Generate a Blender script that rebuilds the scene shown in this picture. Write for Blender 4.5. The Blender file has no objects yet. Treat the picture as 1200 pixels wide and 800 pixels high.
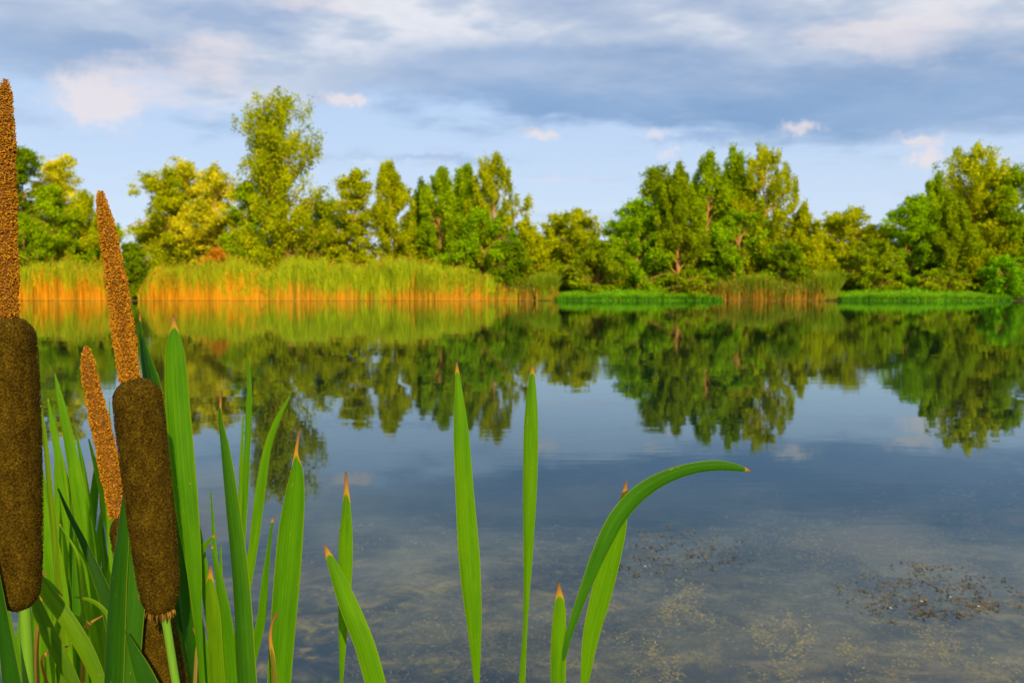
import bpy, math, random
import numpy as np
from mathutils import Vector

random.seed(7)
RNG = np.random.default_rng(7)
R = math.radians
S = bpy.context.scene
COL = S.collection

# ------------------------------------------------------------------ camera
H = 0.75            # eye above the water
F = 933.0           # focal length in pixels of a 1200 px wide picture
PITCH = math.atan(57.0 / F)
cam_d = bpy.data.cameras.new("camera")
cam = bpy.data.objects.new("camera", cam_d)
COL.objects.link(cam)
cam.location = (0, 0, H)
cam.rotation_euler = (math.pi / 2 - PITCH, 0, 0)
cam_d.sensor_width = 36
cam_d.lens = F / 1200 * 36
cam_d.clip_start = 0.02
cam_d.clip_end = 8000
cam_d.dof.use_dof = True
cam_d.dof.focus_distance = 0.56
cam_d.dof.aperture_fstop = 17.0
S.camera = cam
FW = Vector((0, math.cos(PITCH), -math.sin(PITCH)))
UP = Vector((0, math.sin(PITCH), math.cos(PITCH)))


def ray(px, py):
    return FW + Vector((1, 0, 0)) * ((px - 600) / F) + UP * ((400 - py) / F)


def at(px, py, Y):
    d = ray(px, py)
    return Vector((0, 0, H)) + d * (Y / d.y)


def px_x(px, Y): return (px - 600) / F * Y


def on_water(px, py, z=0.0):
    d = ray(px, py)
    return Vector((0, 0, H)) + d * ((z - H) / d.z)


# ------------------------------------------------------------------ helpers
def mesh_np(name, verts, faces, mat, parent=None, smooth=False, uvs=None, attrs=None):
    """faces: (n,k) int array of equal-sized faces, or list of such arrays"""
    if not isinstance(faces, list):
        faces = [faces]
    faces = [np.asarray(f, dtype=np.int32) for f in faces if len(f)]
    me = bpy.data.meshes.new(name)
    verts = np.asarray(verts, dtype=np.float32)
    me.vertices.add(len(verts))
    me.vertices.foreach_set("co", verts.ravel())
    loops = np.concatenate([f.ravel() for f in faces])
    counts = np.concatenate([np.full(len(f), f.shape[1]) for f in faces])
    starts = np.concatenate([[0], np.cumsum(counts)[:-1]]).astype(np.int32)
    me.loops.add(len(loops))
    me.loops.foreach_set("vertex_index", loops)
    me.polygons.add(len(counts))
    me.polygons.foreach_set("loop_start", starts)
    me.polygons.foreach_set("loop_total", counts.astype(np.int32))
    me.polygons.foreach_set("use_smooth", np.full(len(counts), bool(smooth)))
    if attrs:
        for k, v in attrs.items():
            a = me.attributes.new(k, 'FLOAT', 'POINT')
            a.data.foreach_set("value", np.asarray(v, dtype=np.float32))
    if uvs is not None:
        a = me.attributes.new("strip", 'FLOAT_VECTOR', 'POINT')
        a.data.foreach_set("vector", np.asarray(uvs, dtype=np.float32).ravel())
    me.update()
    me.validate()
    me.materials.append(mat)
    o = bpy.data.objects.new(name, me)
    COL.objects.link(o)
    if parent is not None:
        o.parent = parent
    return o


def tag(o, label=None, cat=None, group=None, kind=None):
    if label: o["label"] = label
    if cat: o["category"] = cat
    if group: o["group"] = group
    if kind: o["kind"] = kind
    return o


def empty(name, loc=(0, 0, 0)):
    o = bpy.data.objects.new(name, None)
    COL.objects.link(o)
    o.empty_display_size = 0.1
    o.location = loc
    return o


class NT:
    """tiny node-tree builder"""
    def __init__(s, tree):
        s.t = tree
        tree.nodes.clear()

    def n(s, typ, **kw):
        nd = s.t.nodes.new(typ)
        ins = kw.pop('ins', {})
        for k, v in kw.items():
            setattr(nd, k, v)
        for k, v in ins.items():
            s.set(nd.inputs[k], v)
        return nd

    def set(s, sock, v):
        if isinstance(v, bpy.types.NodeSocket):
            s.t.links.new(v, sock)
        else:
            sock.default_value = v

    def m(s, op, a, b=None, c=None, clamp=False):
        nd = s.n('ShaderNodeMath', operation=op, use_clamp=clamp)
        s.set(nd.inputs[0], a)
        if b is not None: s.set(nd.inputs[1], b)
        if c is not None: s.set(nd.inputs[2], c)
        return nd.outputs[0]

    def v(s, op, a, b=None):
        nd = s.n('ShaderNodeVectorMath', operation=op)
        s.set(nd.inputs[0], a)
        if b is not None: s.set(nd.inputs[1], b)
        return nd.outputs[1] if op in ('LENGTH', 'DOT_PRODUCT') else nd.outputs[0]

    def mix(s, f, a, b, blend='MIX'):
        nd = s.n('ShaderNodeMix', data_type='RGBA', blend_type=blend)
        s.set(nd.inputs[0], f)
        s.set(nd.inputs[6], a if isinstance(a, bpy.types.NodeSocket) else (*a, 1))
        s.set(nd.inputs[7], b if isinstance(b, bpy.types.NodeSocket) else (*b, 1))
        return nd.outputs[2]

    def noise(s, vec, scale, detail=4, rough=0.5, dist=0.0):
        nd = s.n('ShaderNodeTexNoise', ins={'Scale': scale, 'Detail': detail, 'Roughness': rough, 'Distortion': dist})
        if vec is not None: s.set(nd.inputs['Vector'], vec)
        return nd

    def ramp(s, f, stops, interp='LINEAR'):
        nd = s.n('ShaderNodeValToRGB')
        cr = nd.color_ramp
        cr.interpolation = interp
        while len(cr.elements) < len(stops): cr.elements.new(0.5)
        for e, (p, c) in zip(cr.elements, stops):
            e.position = p
            e.color = (*c, 1) if not isinstance(c, (int, float)) else (c, c, c, 1)
        s.set(nd.inputs[0], f)
        return nd.outputs[0]

    def maprange(s, v, a, b, c=0.0, d=1.0, smooth=True):
        nd = s.n('ShaderNodeMapRange', interpolation_type='SMOOTHSTEP' if smooth else 'LINEAR')
        s.set(nd.inputs[0], v)
        for i, x in zip((1, 2, 3, 4), (a, b, c, d)): nd.inputs[i].default_value = x
        return nd.outputs[0]


def new_mat(name):
    m = bpy.data.materials.new(name)
    m.use_nodes = True
    return m, NT(m.node_tree)


def scl(nt, vec, xyz):
    return nt.v('MULTIPLY', vec, xyz)


# ------------------------------------------------------------------ render / sun / sky
S.render.engine = 'CYCLES'
S.cycles.max_bounces = 6
S.cycles.transparent_max_bounces = 8
S.cycles.diffuse_bounces = 2
S.cycles.glossy_bounces = 2
S.cycles.caustics_reflective = False
S.cycles.caustics_refractive = False
S.view_settings.view_transform = 'Standard'
S.view_settings.look = 'None'
S.view_settings.exposure = 0
S.view_settings.gamma = 1

SUN_AZ = 180 - 20      # compass-like: clockwise from +Y ; behind the camera, to the right
SUN_EL = 27
sd = Vector((math.sin(R(SUN_AZ)) * math.cos(R(SUN_EL)), math.cos(R(SUN_AZ)) * math.cos(R(SUN_EL)), math.sin(R(SUN_EL))))
sun_d = bpy.data.lights.new("sun", 'SUN')
sun_d.energy = 5.0
sun_d.angle = R(0.6)
sun_d.color = (1.0, 0.80, 0.46)
sun = bpy.data.objects.new("sun", sun_d)
COL.objects.link(sun)
sun.location = (20, -30, 30)
sun.rotation_euler = sd.to_track_quat('Z', 'Y').to_euler()


def build_world():
    w = bpy.data.worlds.new("World")
    S.world = w
    w.use_nodes = True
    w.cycles.sampling_method = 'MANUAL'
    w.cycles.sample_map_resolution = 256
    nt = NT(w.node_tree)
    out = nt.n('ShaderNodeOutputWorld')
    sky = nt.n('ShaderNodeTexSky', sky_type='NISHITA', sun_disc=False, sun_elevation=R(SUN_EL), sun_rotation=R(SUN_AZ),
               air_density=1.0, dust_density=0.6, ozone_density=2.0)
    bg1 = nt.n('ShaderNodeBackground', ins={'Strength': 0.13})
    nt.set(bg1.inputs[0], sky.outputs[0])
    tc = nt.n('ShaderNodeTexCoord')
    d = nt.v('NORMALIZE', tc.outputs['Generated'])
    sp = nt.n('ShaderNodeSeparateXYZ'); nt.set(sp.inputs[0], d)
    x, y, z = sp.outputs
    az = nt.m('MULTIPLY', nt.m('ARCTAN2', x, y), 57.2958)
    el = nt.m('MULTIPLY', nt.m('ARCSINE', z), 57.2958)
    # a cloud deck far overhead: noise laid on a plane, foreshortened to the horizon
    zz = nt.m('ADD', nt.m('MAXIMUM', z, 0.0), 0.11)
    deck = nt.n('ShaderNodeCombineXYZ')
    nt.set(deck.inputs[0], nt.m('DIVIDE', x, zz)); nt.set(deck.inputs[1], nt.m('DIVIDE', y, zz)); deck.inputs[2].default_value = 2.3
    deckv = scl(nt, deck.outputs[0], (0.8, 1.0, 1.0))
    n1 = nt.noise(deckv, 0.9, 5, 0.58, 0.0)
    n2 = nt.noise(deckv, 2.6, 4, 0.6, 0.0)
    ae = nt.n('ShaderNodeCombineXYZ'); nt.set(ae.inputs[0], az); nt.set(ae.inputs[1], el)
    warp = nt.noise(scl(nt, ae.outputs[0], (0.5, 1.0, 1.0)), 0.16, 4, 0.62, 0.0)
    wv = nt.v('MULTIPLY', nt.v('SUBTRACT', warp.outputs['Color'], (0.5, 0.5, 0.5)), (15.0, 5.5, 0.0))
    p = nt.v('ADD', ae.outputs[0], wv)
    warp2 = nt.noise(ae.outputs[0], 0.55, 3, 0.65, 0.0)
    wv2 = nt.v('MULTIPLY', nt.v('SUBTRACT', warp2.outputs['Color'], (0.5, 0.5, 0.5)), (4.0, 2.0, 0.0))
    pfine = nt.v('ADD', ae.outputs[0], wv2)

    def deg(px, py):
        r = ray(px, py).normalized()
        return math.degrees(math.atan2(r.x, r.y)), math.degrees(math.asin(r.z))

    def blobs(vec, lst):
        tot = None
        for (px, py, sx, sy, amp) in lst:
            a, e = deg(px, py)
            q = nt.v('MULTIPLY', nt.v('SUBTRACT', vec, (a, e, 0)), (1 / (sx * 57.3 / F), 1 / (sy * 57.3 / F), 0))
            l = nt.v('LENGTH', q)
            g = nt.m('MULTIPLY', nt.m('EXPONENT', nt.m('MULTIPLY', nt.m('MULTIPLY', l, l), -1.0)), amp)
            tot = g if tot is None else nt.m('ADD', tot, g)
        return tot

    # pale veil over the whole sky
    veil = nt.ramp(nt.maprange(el, -2, 22, smooth=False),
                   [(0, (0.74, 0.81, 0.94)), (0.3, (0.63, 0.75, 0.94)), (0.62, (0.52, 0.68, 0.93)), (1, (0.42, 0.58, 0.87))])
    col = veil
    # light mauve-grey cloud along the top
    light = nt.m('ADD', blobs(p, [(150, 10, 330, 45, .8), (620, 15, 420, 52, 1.1), (1080, 30, 330, 62, 1.1), (420, 60, 230, 40, .75), (900, -60, 900, 70, 1.0),
                                  (240, 95, 120, 40, 0.6)]),
                 nt.m('MULTIPLY', nt.m('SUBTRACT', n1.outputs['Fac'], 0.5), 2.2))
    # generic deck away from the picture
    high = nt.m('MULTIPLY', nt.maprange(el, 16, 30), nt.maprange(n1.outputs['Fac'], 0.36, 0.56))
    light = nt.m('MAXIMUM', nt.maprange(light, 0.15, 0.95), nt.m('MULTIPLY', high, 0.85))
    lc = nt.ramp(n2.outputs['Fac'], [(0.32, (0.38, 0.48, 0.68)), (0.48, (0.57, 0.64, 0.77)), (0.59, (0.88, 0.88, 0.92))])
    col = nt.mix(light, col, lc)
    # darker blue-grey undersides
    dark = nt.m('ADD', blobs(p, [(70, 48, 210, 34, 1.1), (590, 100, 170, 34, 1.15), (760, 98, 200, 36, 1.1), (960, 100, 230, 36, 1.15), (1190, 118, 230, 34, 1.2),
                                 (60, 140, 110, 22, .35), (700, 55, 180, 28, .5), (230, 145, 60, 14, .5)]),
                nt.m('MULTIPLY', nt.m('SUBTRACT', n2.outputs['Fac'], 0.5), 2.6))
    darkf = nt.maprange(dark, 0.15, 1.2)
    dc = nt.ramp(n1.outputs['Fac'], [(0.35, (0.13, 0.27, 0.52)), (0.62, (0.33, 0.46, 0.69))])
    col = nt.mix(nt.m('MULTIPLY', darkf, 0.80), col, dc)
    streak = blobs(pfine, [(520, 187, 95, 7, .55), (820, 162, 60, 9, .6), (465, 128, 40, 10, .3), (380, 186, 60, 5, .25), (60, 250, 120, 8, .25)])
    col = nt.mix(nt.maprange(streak, 0.05, 1.1), col, (0.24, 0.36, 0.62))
    # sunlit cream lumps
    cream = nt.m('ADD', blobs(pfine, [(118, 130, 40, 17, 1.0), (165, 98, 75, 30, .55), (100, 105, 34, 16, .5), (240, 80, 60, 22, .35), (1080, 40, 110, 30, .5), (960, 35, 60, 18, .4), (265, 45, 50, 26, .5), (408, 118, 24, 9, 1.15), (635, 160, 22, 8, .75), (768, 158, 20, 7, .8), (786, 178, 9, 9, .7),
                                      (942, 150, 26, 9, .8), (1075, 163, 24, 7, .6), (1092, 182, 13, 11, .9), (1170, 180, 30, 9, .7), (650, 215, 60, 9, .25), (1000, 205, 50, 9, .25), (350, 5, 60, 14, .7)]),
                 nt.m('MULTIPLY', nt.m('SUBTRACT', n2.outputs['Fac'], 0.5), 1.6))
    col = nt.mix(nt.maprange(cream, 0.12, 0.9, 0, 0.9), col, (0.88, 0.79, 0.80))
    bg2 = nt.n('ShaderNodeBackground', ins={'Strength': 1.0})
    nt.set(bg2.inputs[0], col)
    mx = nt.n('ShaderNodeMixShader', ins={0: 0.86})
    nt.t.links.new(bg1.outputs[0], mx.inputs[1])
    nt.t.links.new(bg2.outputs[0], mx.inputs[2])
    nt.t.links.new(mx.outputs[0], out.inputs[0])


build_world()


# ------------------------------------------------------------------ materials
def leafy_shader(nt, col, trans=0.35, rough=0.55, spec=0.15, tint=(1.15, 1.25, 0.5)):
    out = nt.n('ShaderNodeOutputMaterial')
    b = nt.n('ShaderNodeBsdfPrincipled', ins={'Roughness': rough, 'Specular IOR Level': spec})
    nt.set(b.inputs['Base Color'], col)
    t = nt.n('ShaderNodeBsdfTranslucent')
    nt.set(t.inputs[0], nt.mix(1.0, col, tint, 'MULTIPLY'))
    mx = nt.n('ShaderNodeMixShader', ins={0: trans})
    nt.t.links.new(b.outputs[0], mx.inputs[1]); nt.t.links.new(t.outputs[0], mx.inputs[2])
    nt.t.links.new(mx.outputs[0], out.inputs[0])
    return b


def mat_foliage():
    m, nt = new_mat("foliage")
    oi = nt.n('ShaderNodeObjectInfo')
    g = nt.n('ShaderNodeNewGeometry')
    tc = nt.n('ShaderNodeTexCoord')
    clump = nt.noise(tc.outputs['Object'], 0.55, 3, 0.6)
    rnd = g.outputs['Random Per Island']
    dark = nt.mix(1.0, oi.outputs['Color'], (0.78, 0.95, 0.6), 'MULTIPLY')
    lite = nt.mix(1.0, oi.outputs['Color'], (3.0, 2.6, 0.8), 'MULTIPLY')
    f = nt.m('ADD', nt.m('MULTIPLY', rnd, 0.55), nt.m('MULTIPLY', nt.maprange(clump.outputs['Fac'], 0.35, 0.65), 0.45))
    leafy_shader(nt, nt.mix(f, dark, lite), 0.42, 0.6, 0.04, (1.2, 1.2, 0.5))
    return m


def mat_bark():
    m, nt = new_mat("bark")
    tc = nt.n('ShaderNodeTexCoord')
    n = nt.noise(scl(nt, tc.outputs['Object'], (3, 3, 0.6)), 3.0, 5, 0.6)
    col = nt.ramp(n.outputs['Fac'], [(0.3, (0.24, 0.12, 0.035)), (0.7, (0.62, 0.33, 0.09))])
    b = nt.n('ShaderNodeBsdfPrincipled', ins={'Roughness': 0.9, 'Specular IOR Level': 0.1})
    nt.set(b.inputs['Base Color'], col)
    out = nt.n('ShaderNodeOutputMaterial'); nt.t.links.new(b.outputs[0], out.inputs[0])
    return m


def mat_reed(name, base, mid, top, zmid=0.5):
    """colour up the stem, from the attribute 'up' (0 root .. 1 tip)"""
    m, nt = new_mat(name)
    a = nt.n('ShaderNodeAttribute', attribute_name='up')
    g = nt.n('ShaderNodeNewGeometry')
    tc = nt.n('ShaderNodeTexCoord')
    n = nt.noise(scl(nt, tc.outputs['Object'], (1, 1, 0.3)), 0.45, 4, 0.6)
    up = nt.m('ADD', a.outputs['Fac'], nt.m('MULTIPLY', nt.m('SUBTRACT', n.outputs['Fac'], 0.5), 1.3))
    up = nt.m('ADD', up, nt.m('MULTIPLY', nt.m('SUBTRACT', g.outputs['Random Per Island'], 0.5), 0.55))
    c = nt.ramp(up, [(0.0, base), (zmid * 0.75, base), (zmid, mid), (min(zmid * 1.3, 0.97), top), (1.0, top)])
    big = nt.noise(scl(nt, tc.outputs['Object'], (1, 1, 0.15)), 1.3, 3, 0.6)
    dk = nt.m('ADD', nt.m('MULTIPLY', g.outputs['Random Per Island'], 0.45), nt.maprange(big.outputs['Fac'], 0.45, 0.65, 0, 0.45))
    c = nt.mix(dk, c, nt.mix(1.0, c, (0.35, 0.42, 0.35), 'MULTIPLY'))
    leafy_shader(nt, c, 0.25, 0.6, 0.15, (1.1, 1.1, 0.6))
    return m


def mat_blade():
    """cattail leaf: strip = (u across, v along in metres), dry = withering"""
    m, nt = new_mat("cattail_leaf")
    st = nt.n('ShaderNodeAttribute', attribute_name='strip')
    dr = nt.n('ShaderNodeAttribute', attribute_name='dry')
    oi = nt.n('ShaderNodeObjectInfo')
    sp = nt.n('ShaderNodeSeparateXYZ'); nt.set(sp.inputs[0], st.outputs['Vector'])
    u, v = sp.outputs[0], sp.outputs[1]
    cv = nt.n('ShaderNodeCombineXYZ')
    nt.set(cv.inputs[0], nt.m('MULTIPLY', u, 26.0)); nt.set(cv.inputs[1], nt.m('MULTIPLY', v, 4.0)); nt.set(cv.inputs[2], nt.m('MULTIPLY', oi.outputs['Random'], 40.0))
    veins = nt.noise(cv.outputs[0], 1.0, 3, 0.6)
    cv2 = nt.n('ShaderNodeCombineXYZ')
    nt.set(cv2.inputs[0], nt.m('MULTIPLY', u, 1.5)); nt.set(cv2.inputs[1], nt.m('MULTIPLY', v, 14.0)); nt.set(cv2.inputs[2], nt.m('MULTIPLY', oi.outputs['Random'], 70.0))
    blot = nt.noise(cv2.outputs[0], 1.0, 4, 0.6)
    base = nt.mix(1.0, oi.outputs['Color'], (0.58, 0.70, 0.8), 'MULTIPLY')
    lite = nt.mix(1.0, oi.outputs['Color'], (1.6, 1.25, 1.0), 'MULTIPLY')
    f = nt.m('ADD', nt.m('MULTIPLY', nt.maprange(veins.outputs['Fac'], 0.3, 0.7), 0.5), nt.m('MULTIPLY', nt.maprange(blot.outputs['Fac'], 0.3, 0.7), 0.5))
    c = nt.mix(f, base, lite)
    # pale thin margins
    e = nt.m('ABSOLUTE', nt.m('SUBTRACT', u, 0.5))
    c = nt.mix(nt.maprange(e, 0.44, 0.5, 0, 0.6), c, (0.30, 0.36, 0.01))
    # scattered flecks
    cv3 = nt.n('ShaderNodeCombineXYZ')
    nt.set(cv3.inputs[0], nt.m('MULTIPLY', u, 5.0)); nt.set(cv3.inputs[1], nt.m('MULTIPLY', v, 160.0)); nt.set(cv3.inputs[2], nt.m('MULTIPLY', oi.outputs['Random'], 17.0))
    fl = nt.noise(cv3.outputs[0], 1.0, 2, 0.5)
    c = nt.mix(nt.maprange(fl.outputs['Fac'], 0.71, 0.77, 0, 0.6), c, (0.42, 0.30, 0.05))
    # dried tip: green > yellow > orange > brown
    fine = nt.noise(nt.v('MULTIPLY', st.outputs['Vector'], (14.0, 700.0, 1.0)), 1.0, 3, 0.6)
    dry = nt.m('ADD', dr.outputs['Fac'], nt.m('MULTIPLY', nt.m('SUBTRACT', fine.outputs['Fac'], 0.5), 0.35))
    dc = nt.ramp(dry, [(0.0, (0.5, 0.42, 0.02)), (0.35, (0.62, 0.36, 0.03)), (0.6, (0.55, 0.25, 0.045)), (1.0, (0.28, 0.13, 0.05))])
    c = nt.mix(nt.maprange(dry, 0.2, 0.36), c, dc)
    b = leafy_shader(nt, c, 0.38, 0.5, 0.16, (1.3, 1.35, 0.4))
    bp = nt.n('ShaderNodeBump', ins={'Strength': 0.6, 'Distance': 0.0007})
    nt.set(bp.inputs['Height'], veins.outputs['Fac'])
    nt.set(b.inputs['Normal'], bp.outputs[0])
    return m


def mat_simple(name, stops, scale, rough=0.85, spec=0.1, stretch=(1, 1, 1), detail=5, bump=0.0, bdist=0.001, island=0.0):
    m, nt = new_mat(name)
    tc = nt.n('ShaderNodeTexCoord')
    n = nt.noise(scl(nt, tc.outputs['Object'], stretch), scale, detail, 0.6)
    f = n.outputs['Fac']
    if island:
        g = nt.n('ShaderNodeNewGeometry')
        f = nt.m('ADD', nt.m('MULTIPLY', f, 1 - island), nt.m('MULTIPLY', g.outputs['Random Per Island'], island))
    c = nt.ramp(f, stops)
    b = nt.n('ShaderNodeBsdfPrincipled', ins={'Roughness': rough, 'Specular IOR Level': spec})
    nt.set(b.inputs['Base Color'], c)
    if bump:
        bp = nt.n('ShaderNodeBump', ins={'Strength': bump, 'Distance': bdist})
        nt.set(bp.inputs['Height'], n.outputs['Fac']); nt.set(b.inputs['Normal'], bp.outputs[0])
    out = nt.n('ShaderNodeOutputMaterial'); nt.t.links.new(b.outputs[0], out.inputs[0])
    return m


def mat_spike():
    """brown felt of a ripe cattail head: speckle at two sizes"""
    m, nt = new_mat("cattail_felt")
    tc = nt.n('ShaderNodeTexCoord')
    v = tc.outputs['Object']
    n1 = nt.noise(v, 900.0, 3, 0.6)
    n2 = nt.noise(scl(nt, v, (1, 1, 0.45)), 170.0, 5, 0.65)
    g = nt.n('ShaderNodeNewGeometry')
    f = nt.m('ADD', nt.m('ADD', nt.m('MULTIPLY', n1.outputs['Fac'], 0.75), 0.225), nt.m('MULTIPLY', nt.m('SUBTRACT', n2.outputs['Fac'], 0.5), 0.4))
    f = nt.m('ADD', f, nt.m('MULTIPLY', nt.m('SUBTRACT', g.outputs['Random Per Island'], 0.5), 0.16))
    c = nt.ramp(f, [(0.46, (0.018, 0.010, 0.001)), (0.6, (0.058, 0.034, 0.002)), (0.74, (0.115, 0.073, 0.004)), (0.88, (0.26, 0.17, 0.02))])
    b = nt.n('ShaderNodeBsdfPrincipled', ins={'Roughness': 0.95, 'Specular IOR Level': 0.05})
    nt.set(b.inputs['Base Color'], c)
    bp = nt.n('ShaderNodeBump', ins={'Strength': 0.6, 'Distance': 0.0009})
    nt.set(bp.inputs['Height'], n1.outputs['Fac']); nt.set(b.inputs['Normal'], bp.outputs[0])
    out = nt.n('ShaderNodeOutputMaterial'); nt.t.links.new(b.outputs[0], out.inputs[0])
    return m


def mat_water():
    m, nt = new_mat("pond_water")
    g = nt.n('ShaderNodeNewGeometry')
    P = g.outputs['Position']
    sp = nt.n('ShaderNodeSeparateXYZ'); nt.set(sp.inputs[0], P)
    dist = sp.outputs[1]
    # long lazy swell + small ripples; amplitudes in metres
    a = nt.noise(scl(nt, P, (0.55, 1.3, 1)), 1.1, 3, 0.55, 0.4)
    b = nt.noise(scl(nt, P, (1.0, 2.6, 1)), 4.5, 3, 0.6, 0.3)
    rot = nt.n('ShaderNodeMapping', ins={'Rotation': (0, 0, R(-24)), 'Scale': (1.0, 5.0, 1)})
    nt.set(rot.inputs[0], P)
    c = nt.noise(rot.outputs[0], 3.2, 2, 0.5, 0.2)
    patch = nt.noise(P, 0.35, 2, 0.5)
    pf = nt.maprange(patch.outputs['Fac'], 0.42, 0.62, 0.1, 1.0)
    h = nt.m('ADD', nt.m('MULTIPLY', a.outputs['Fac'], 0.0016), nt.m('MULTIPLY', nt.m('MULTIPLY', b.outputs['Fac'], pf), 0.00018))
    h = nt.m('ADD', h, nt.m('MULTIPLY', nt.m('MULTIPLY', c.outputs['Fac'], pf), 0.00034))
    bp = nt.n('ShaderNodeBump', ins={'Strength': 1.0, 'Distance': 1.0})
    nt.set(bp.inputs['Height'], h)
    # light coming up from below would have been refracted: use the same reflectance on both faces
    fr = nt.n('ShaderNodeFresnel', ins={'IOR': nt.m('ADD', 1.53, nt.m('MULTIPLY', g.outputs['Backfacing'], 1 / 1.53 - 1.53))})
    nt.set(fr.inputs['Normal'], bp.outputs[0])
    gl = nt.n('ShaderNodeBsdfGlossy', ins={'Roughness': 0.015, 'Color': (0.83, 0.97, 1, 1)})
    nt.set(gl.inputs['Normal'], bp.outputs[0])
    tr = nt.n('ShaderNodeBsdfTransparent', ins={'Color': (0.93, 0.96, 0.94, 1)})
    df = nt.n('ShaderNodeBsdfDiffuse', ins={'Color': (0.018, 0.062, 0.085, 1)})
    mk = nt.n('ShaderNodeMixShader', ins={0: 0.11})
    nt.t.links.new(tr.outputs[0], mk.inputs[1]); nt.t.links.new(df.outputs[0], mk.inputs[2])
    mx = nt.n('ShaderNodeMixShader')
    nt.set(mx.inputs[0], fr.outputs[0])
    nt.t.links.new(mk.outputs[0], mx.inputs[1]); nt.t.links.new(gl.outputs[0], mx.inputs[2])
    out = nt.n('ShaderNodeOutputMaterial'); nt.t.links.new(mx.outputs[0], out.inputs[0])
    va = nt.n('ShaderNodeVolumeAbsorption', ins={'Color': (0.80, 0.74, 0.42, 1), 'Density': 0.8})
    nt.t.links.new(va.outputs[0], out.inputs['Volume'])
    return m


def mat_ground():
    m, nt = new_mat("ground")
    g = nt.n('ShaderNodeNewGeometry')
    P = g.outputs['Position']
    sp = nt.n('ShaderNodeSeparateXYZ'); nt.set(sp.inputs[0], P)
    n1 = nt.noise(P, 6.5, 8, 0.66, 0.8)
    n2 = nt.noise(scl(nt, P, (1, 0.8, 1)), 1.3, 6, 0.6, 0.5)
    mud = nt.ramp(n1.outputs['Fac'], [(0.41, (0.006, 0.006, 0.003)), (0.48, (0.05, 0.043, 0.012)), (0.56, (0.19, 0.145, 0.028)), (0.64, (0.48, 0.35, 0.04))])
    silt_and_reflection = nt.ramp(n1.outputs['Fac'], [(0.38, (0.09, 0.075, 0.045)), (0.62, (0.36, 0.28, 0.16))])
    ps = nt.v('MULTIPLY', nt.v('SUBTRACT', P, (1.12, 2.45, 0)), (1 / 0.75, 1 / 0.5, 0))  # oval where the bed is painted paler, imitating reflected cloud
    bed = nt.mix(nt.m('MAXIMUM', nt.maprange(n2.outputs['Fac'], 0.45, 0.65), nt.maprange(nt.v('LENGTH', ps), 1.2, 0.3, 0, 0.85)), mud, silt_and_reflection)
    grass = nt.ramp(n1.outputs['Fac'], [(0.3, (0.03, 0.06, 0.012)), (0.7, (0.10, 0.13, 0.03))])
    bed = nt.mix(nt.maprange(sp.outputs[2], -0.40, -0.72), bed, nt.mix(1.0, bed, (0.04, 0.24, 0.42), 'MULTIPLY'))  # light lost in deeper water, painted into the bed colour
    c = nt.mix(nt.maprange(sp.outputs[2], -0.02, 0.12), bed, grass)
    b = nt.n('ShaderNodeBsdfPrincipled', ins={'Roughness': 0.95, 'Specular IOR Level': 0.05})
    nt.set(b.inputs['Base Color'], c)
    bp = nt.n('ShaderNodeBump', ins={'Strength': 0.8, 'Distance': 0.05})
    nt.set(bp.inputs['Height'], n1.outputs['Fac']); nt.set(b.inputs['Normal'], bp.outputs[0])
    out = nt.n('ShaderNodeOutputMaterial'); nt.t.links.new(b.outputs[0], out.inputs[0])
    return m


M_FOL = mat_foliage(); M_BARK = mat_bark(); M_BLADE = mat_blade(); M_FELT = mat_spike()
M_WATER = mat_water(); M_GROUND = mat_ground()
M_POLLEN = mat_simple("spent_flowers", [(0.2, (0.27, 0.105, 0.004)), (0.5, (0.43, 0.18, 0.008)), (0.8, (0.58, 0.28, 0.018))], 500, island=0.6)
M_CORE = mat_simple("spent_core", [(0.3, (0.10, 0.04, 0.008)), (0.7, (0.26, 0.11, 0.02))], 400)
M_FRAY = mat_simple("frayed_fibres", [(0.3, (0.07, 0.035, 0.004)), (0.7, (0.30, 0.16, 0.02))], 300, island=0.6)
M_STEM = mat_simple("cattail_stem", [(0.3, (0.10, 0.25, 0.012)), (0.7, (0.17, 0.34, 0.02))], 300, rough=0.45, spec=0.35, stretch=(1, 1, 0.03))
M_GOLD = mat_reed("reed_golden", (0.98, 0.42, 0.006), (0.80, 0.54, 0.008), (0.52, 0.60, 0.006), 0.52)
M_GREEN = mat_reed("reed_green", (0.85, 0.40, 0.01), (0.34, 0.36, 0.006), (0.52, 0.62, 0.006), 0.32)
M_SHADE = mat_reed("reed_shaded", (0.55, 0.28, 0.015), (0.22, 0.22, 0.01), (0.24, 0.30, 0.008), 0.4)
M_LOWG = mat_reed("bank_grass", (0.09, 0.30, 0.003), (0.18, 0.47, 0.004), (0.28, 0.60, 0.005), 0.35)
M_SEDGE = mat_reed("sedge", (0.40, 0.34, 0.01), (0.26, 0.36, 0.008), (0.34, 0.46, 0.008), 0.3)
M_WEED = mat_simple("pond_weed", [(0.2, (0.06, 0.045, 0.003)), (0.5, (0.26, 0.18, 0.004)), (0.8, (0.52, 0.35, 0.01))], 8, island=0.5)
M_WEEDD = mat_simple("dark_weed", [(0.2, (0.04, 0.028, 0.008)), (0.6, (0.13, 0.09, 0.03)), (0.9, (0.28, 0.19, 0.06))], 20, island=0.6)
M_WHITE = mat_simple("white_petal", [(0.2, (0.7, 0.7, 0.7)), (0.8, (0.85, 0.85, 0.85))], 20)


# ------------------------------------------------------------------ ground, water
SH = 75.0    # far waterline


def shore(x):
    return SH + 0.7 * np.sin(x * 0.13) + 0.4 * np.sin(x * 0.41 + 1)


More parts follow.
